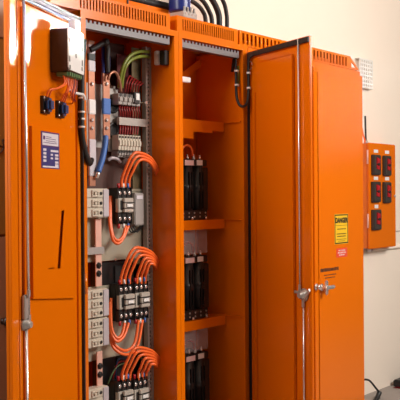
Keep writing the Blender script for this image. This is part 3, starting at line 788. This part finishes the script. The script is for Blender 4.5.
# ------------------------------------------------------------------ right hand wall
cp_ = thing('control_panel', 'small orange control panel with five red switches on the cream wall', 'control panel', (3.4, WY, .77))
yF = .24
a = at(368.2, 143, yF); c = at(394.3, 247, yF)
X0, X1, Z1, Z0 = a.x, c.x+.03, at(381, 143.6, yF).z, at(381, 248, yF).z
MB().box(X0+.004, X1-.004, yF+.012, WY, Z0+.004, Z1-.004, .004).build('box', ORANGE, cp_)
dr = MB().box(X0, X1, yF, yF+.012, Z0, Z1, .005).build('door', ORANGE, cp_)
MB().lathe((X1-.02, yF, at(394, 196, yF).z), (0, -1, 0), [(0, .010), (.006, .010), (.008, .006)], 10).build('lock', STEEL, dr)
for zf in (.2, .8): MB().cyl((X0-.004, yF+.004, Z0+(Z1-Z0)*zf), (X0-.004, yF+.004, Z0+(Z1-Z0)*zf+.1), .006, 8).build('hinge', PINKCU, cp_)
for (px0, py0, px1, py1, l0, l1) in ((372.4, 154.5, 382.0, 175, 373.8, 378), (383.6, 155.5, 392.3, 175.8, 385, 389), (372.2, 181.6, 382, 202.2, 373.8, 378), (383.6, 182, 392.3, 202.8, 385, 389), (372.4, 209.8, 382.5, 229.6, 374.6, 378.2)):
    a = at(px0+.9, py0, yF-.02); c = at(px1-.7, py1, yF-.02)
    sw = MB().box(a.x, c.x, yF-.02, yF, c.z, a.z, .004).build('switch_module', SWITCH, cp_)
    w, h = c.x-a.x, a.z-c.z
    b = MB(); b.prism(rect(a.x+w*.08, c.x-w*.08, c.z+h*.05, a.z-h*.05), XZ, yF-.024, yF-.02, [rect(a.x+w*.30, c.x-w*.16, c.z+h*.22, a.z-h*.12)]); b.build('bezel', SWITCH, sw)
    b = MB(); u0, u1 = a.x+w*.40, c.x-w*.24
    b.prism([(u0, c.z+h*.56), (u1, c.z+h*.56), (u1, a.z-h*.20), (u0, a.z-h*.14)], XZ, yF-.028, yF-.02)
    b.prism([(u0, c.z+h*.30), (u1, c.z+h*.26), (u1, c.z+h*.50), (u0, c.z+h*.50)], XZ, yF-.026, yF-.02)
    b.build('rocker', RED, sw)
    MB().lathe(((u0+u1)/2, yF-.020, c.z+h*.53), (0, -1, 0), [(0, .012), (.010, .012), (.013, .008)], 10).build('pivot', BLACK, sw)
    MB().box((u0+u1)/2-.012, (u0+u1)/2+.012, yF-.0235, yF-.02, c.z+h*.10, c.z+h*.16).build('mark', GREYP, sw)
    a2 = at(l0, py0-5, yF); c2 = at(l1, py0-1.6, yF)
    MB().box(a2.x, c2.x, yF-.001, yF, c2.z, a2.z).build('name_tag', WHITE, cp_)
# antenna rod, conduit, bracket
a, c = at(365.6, 116, .30), at(366, 143, .30)
an = thing('antenna', 'thin black antenna rod standing on top of the small control panel', 'antenna', (c.x, .30, Z1))
MB().cyl((c.x, .30, Z1-.004), (c.x-.01, .30, a.z), .007, 8).build('rod', BLACK, an)
MB().lathe((c.x, .30, Z1-.006), (0, 0, 1), [(0, .016), (.02, .016), (.03, .009)], 10).build('socket', STEEL, an)
tag(MB().tube([at(362, 128, .30), at(363, 134, .30), at(364.8, 140, .30), (c.x-.02, .30, Z1+.004)], .006, 8).build('antenna_lead', OCABLE), 'thin orange lead beside the antenna rod at the cabinet corner', 'cable')
cd = thing('conduit', 'cream conduit with metal elbow running along the wall under the control panel', 'conduit', at(380, 250, .32))
a, c = at(369, 251, .326), at(404, 244.5, .326); zc = (a.z+c.z)/2
MB().cyl((a.x+.02, .326, zc), (9.9, .326, zc), .014, 12).build('pipe', WALLP, cd)
e = V((a.x-.06, .30, Z0+.001))
MB().tube([(e.x+.03, .29, Z0-.001), (e.x+.03, .30, zc+.012), (e.x+.05, .322, zc), (a.x+.03, .326, zc)], .018, 12).build('elbow', GALV, cd)
# perforated bracket
a, c = at(358.5, 58, .30), at(373, 88, .30)
bx0, bx1, bz0, bz1 = a.x+.015, c.x, at(366, 88, .30).z, at(366, 59, .30).z
hl = []
for i in range(7):
    for j in range(7):
        cx_, cz_ = bx0+(i+.7)*(bx1-bx0)/7.4, bz0+(j+.7)*(bz1-bz0)/7.4
        hl.append([(cx_-.006, cz_-.009), (cx_+.006, cz_-.009), (cx_+.006, cz_+.009), (cx_-.006, cz_+.009)])
pb = thing('perforated_bracket', 'white perforated steel bracket on the wall above the small control panel', 'bracket', ((bx0+bx1)/2, WY, bz0))
MB().prism(rect(bx0, bx1, bz0, bz1), XZ, .300, .304, hl).build('perforated_face', BRACK, pb)
MB().box(bx0, bx1, .304, WY+.003, bz0, bz0+.004).box(bx0, bx1, .304, WY+.003, bz1-.004, bz1).build('flange', BRACK, pb)

# cord and case near the floor
t = thing('power_cord', 'black power cord with plug hanging beside the last orange cabinet', 'cord', at(378, 400, .25))  # power cord coming out of the last cabinet through a gland
MB().tube([at(363.5, 380, .2), at(366, 379.5, .2), at(370, 381, .2), at(375, 387, .2), at(379, 393, .2), at(379.5, 402, .2)], .007, 8).build('flex', RUBBER, t)
c = at(364, 381.5, .2); MB().lathe((2.513, c.y, c.z), (1, 0, 0), [(0, .020), (.008, .020), (.012, .014), (.14, .012)], 12).build('gland', STEEL, t)
MB().tube([at(379.5, 392, .2), at(377.5, 397, .2), at(374, 403, .2)], .018, 10).build('plug', BLACK, t)
a = at(389, 397.3, .31)
tc_ = thing('tool_case', 'red and black tool case on the floor at the bottom right corner', 'case', (a.x+.2, .2, FLOOR))
c = at(393, 397, .31)
MB().box(a.x, a.x+.42, .10, .30, FLOOR, a.z, .012).build('body', RED, tc_)
MB().box(c.x, c.x+.36, .07, .31, FLOOR+.05, c.z, .008).build('lid', BLACK, tc_)

# ------------------------------------------------------------------ lights
def area(name, loc, target, sx, sy, power, colr=(1, .95, .88), roll=0, spread=180):
    l = bpy.data.lights.new(name, 'AREA'); l.shape = 'RECTANGLE'; l.size = sx; l.size_y = sy; l.energy = power; l.spread = math.radians(spread); l.color = colr
    o = bpy.data.objects.new(name, l); col.objects.link(o); o.location = loc
    dq = (V(target)-V(loc)).to_track_quat('-Z', 'Y'); o.rotation_euler = dq.to_euler()
    if roll: o.rotation_euler = (dq.to_matrix() @ Matrix.Rotation(roll, 3, 'Z')).to_euler()
    return o
area('left_fill', (-3.8, -.52, 2.0), (1.1, -.25, 1.1), .6, 1.6, 24, (1, .95, .89))  # no window here: added fill raking the half open door from the left
area('ceiling_lamp', (2.0, -3.4, 2.8), (1.6, 0, .7), 2.0, 1.2, 182, (1, .95, .89))
area('side_fill', (-1.9, -.30, 2.95), (1.1, -.25, 1.0), .8, .3, 46, (1, .95, .89))  # unseen light added to brighten the inside of the half open door
area('work_lamp', (5.6, -.25, 2.27), (-.4, -.2, 1.6), .7, .7, 6.5, (1, .95, .9), math.radians(-40), 10)

w = bpy.data.worlds.new('world'); scene.world = w; w.use_nodes = True
w.node_tree.nodes['Background'].inputs['Color'].default_value = (1, .92, .84, 1)
w.node_tree.nodes['Background'].inputs['Strength'].default_value = .07

# ------------------------------------------------------------------ camera
cd_ = bpy.data.cameras.new('camera'); cd_.sensor_fit = 'HORIZONTAL'; cd_.sensor_width = 36; cd_.lens = 36*FOC/400
co = bpy.data.objects.new('camera', cd_); col.objects.link(co)
R3 = Matrix((_r, _u, -_fw)).transposed()
co.matrix_world = Matrix.Translation(CAM) @ R3.to_4x4()
cd_.clip_start = .05
scene.camera = co

bpy.context.view_layer.update()
for o in list(scene.objects):
    if o.parent is None: o.location.z += LIFT
vs = scene.view_settings
vs.view_transform = 'Standard'; vs.look = 'None'; vs.exposure = -.12; vs.gamma = 1; vs.use_curve_mapping = False
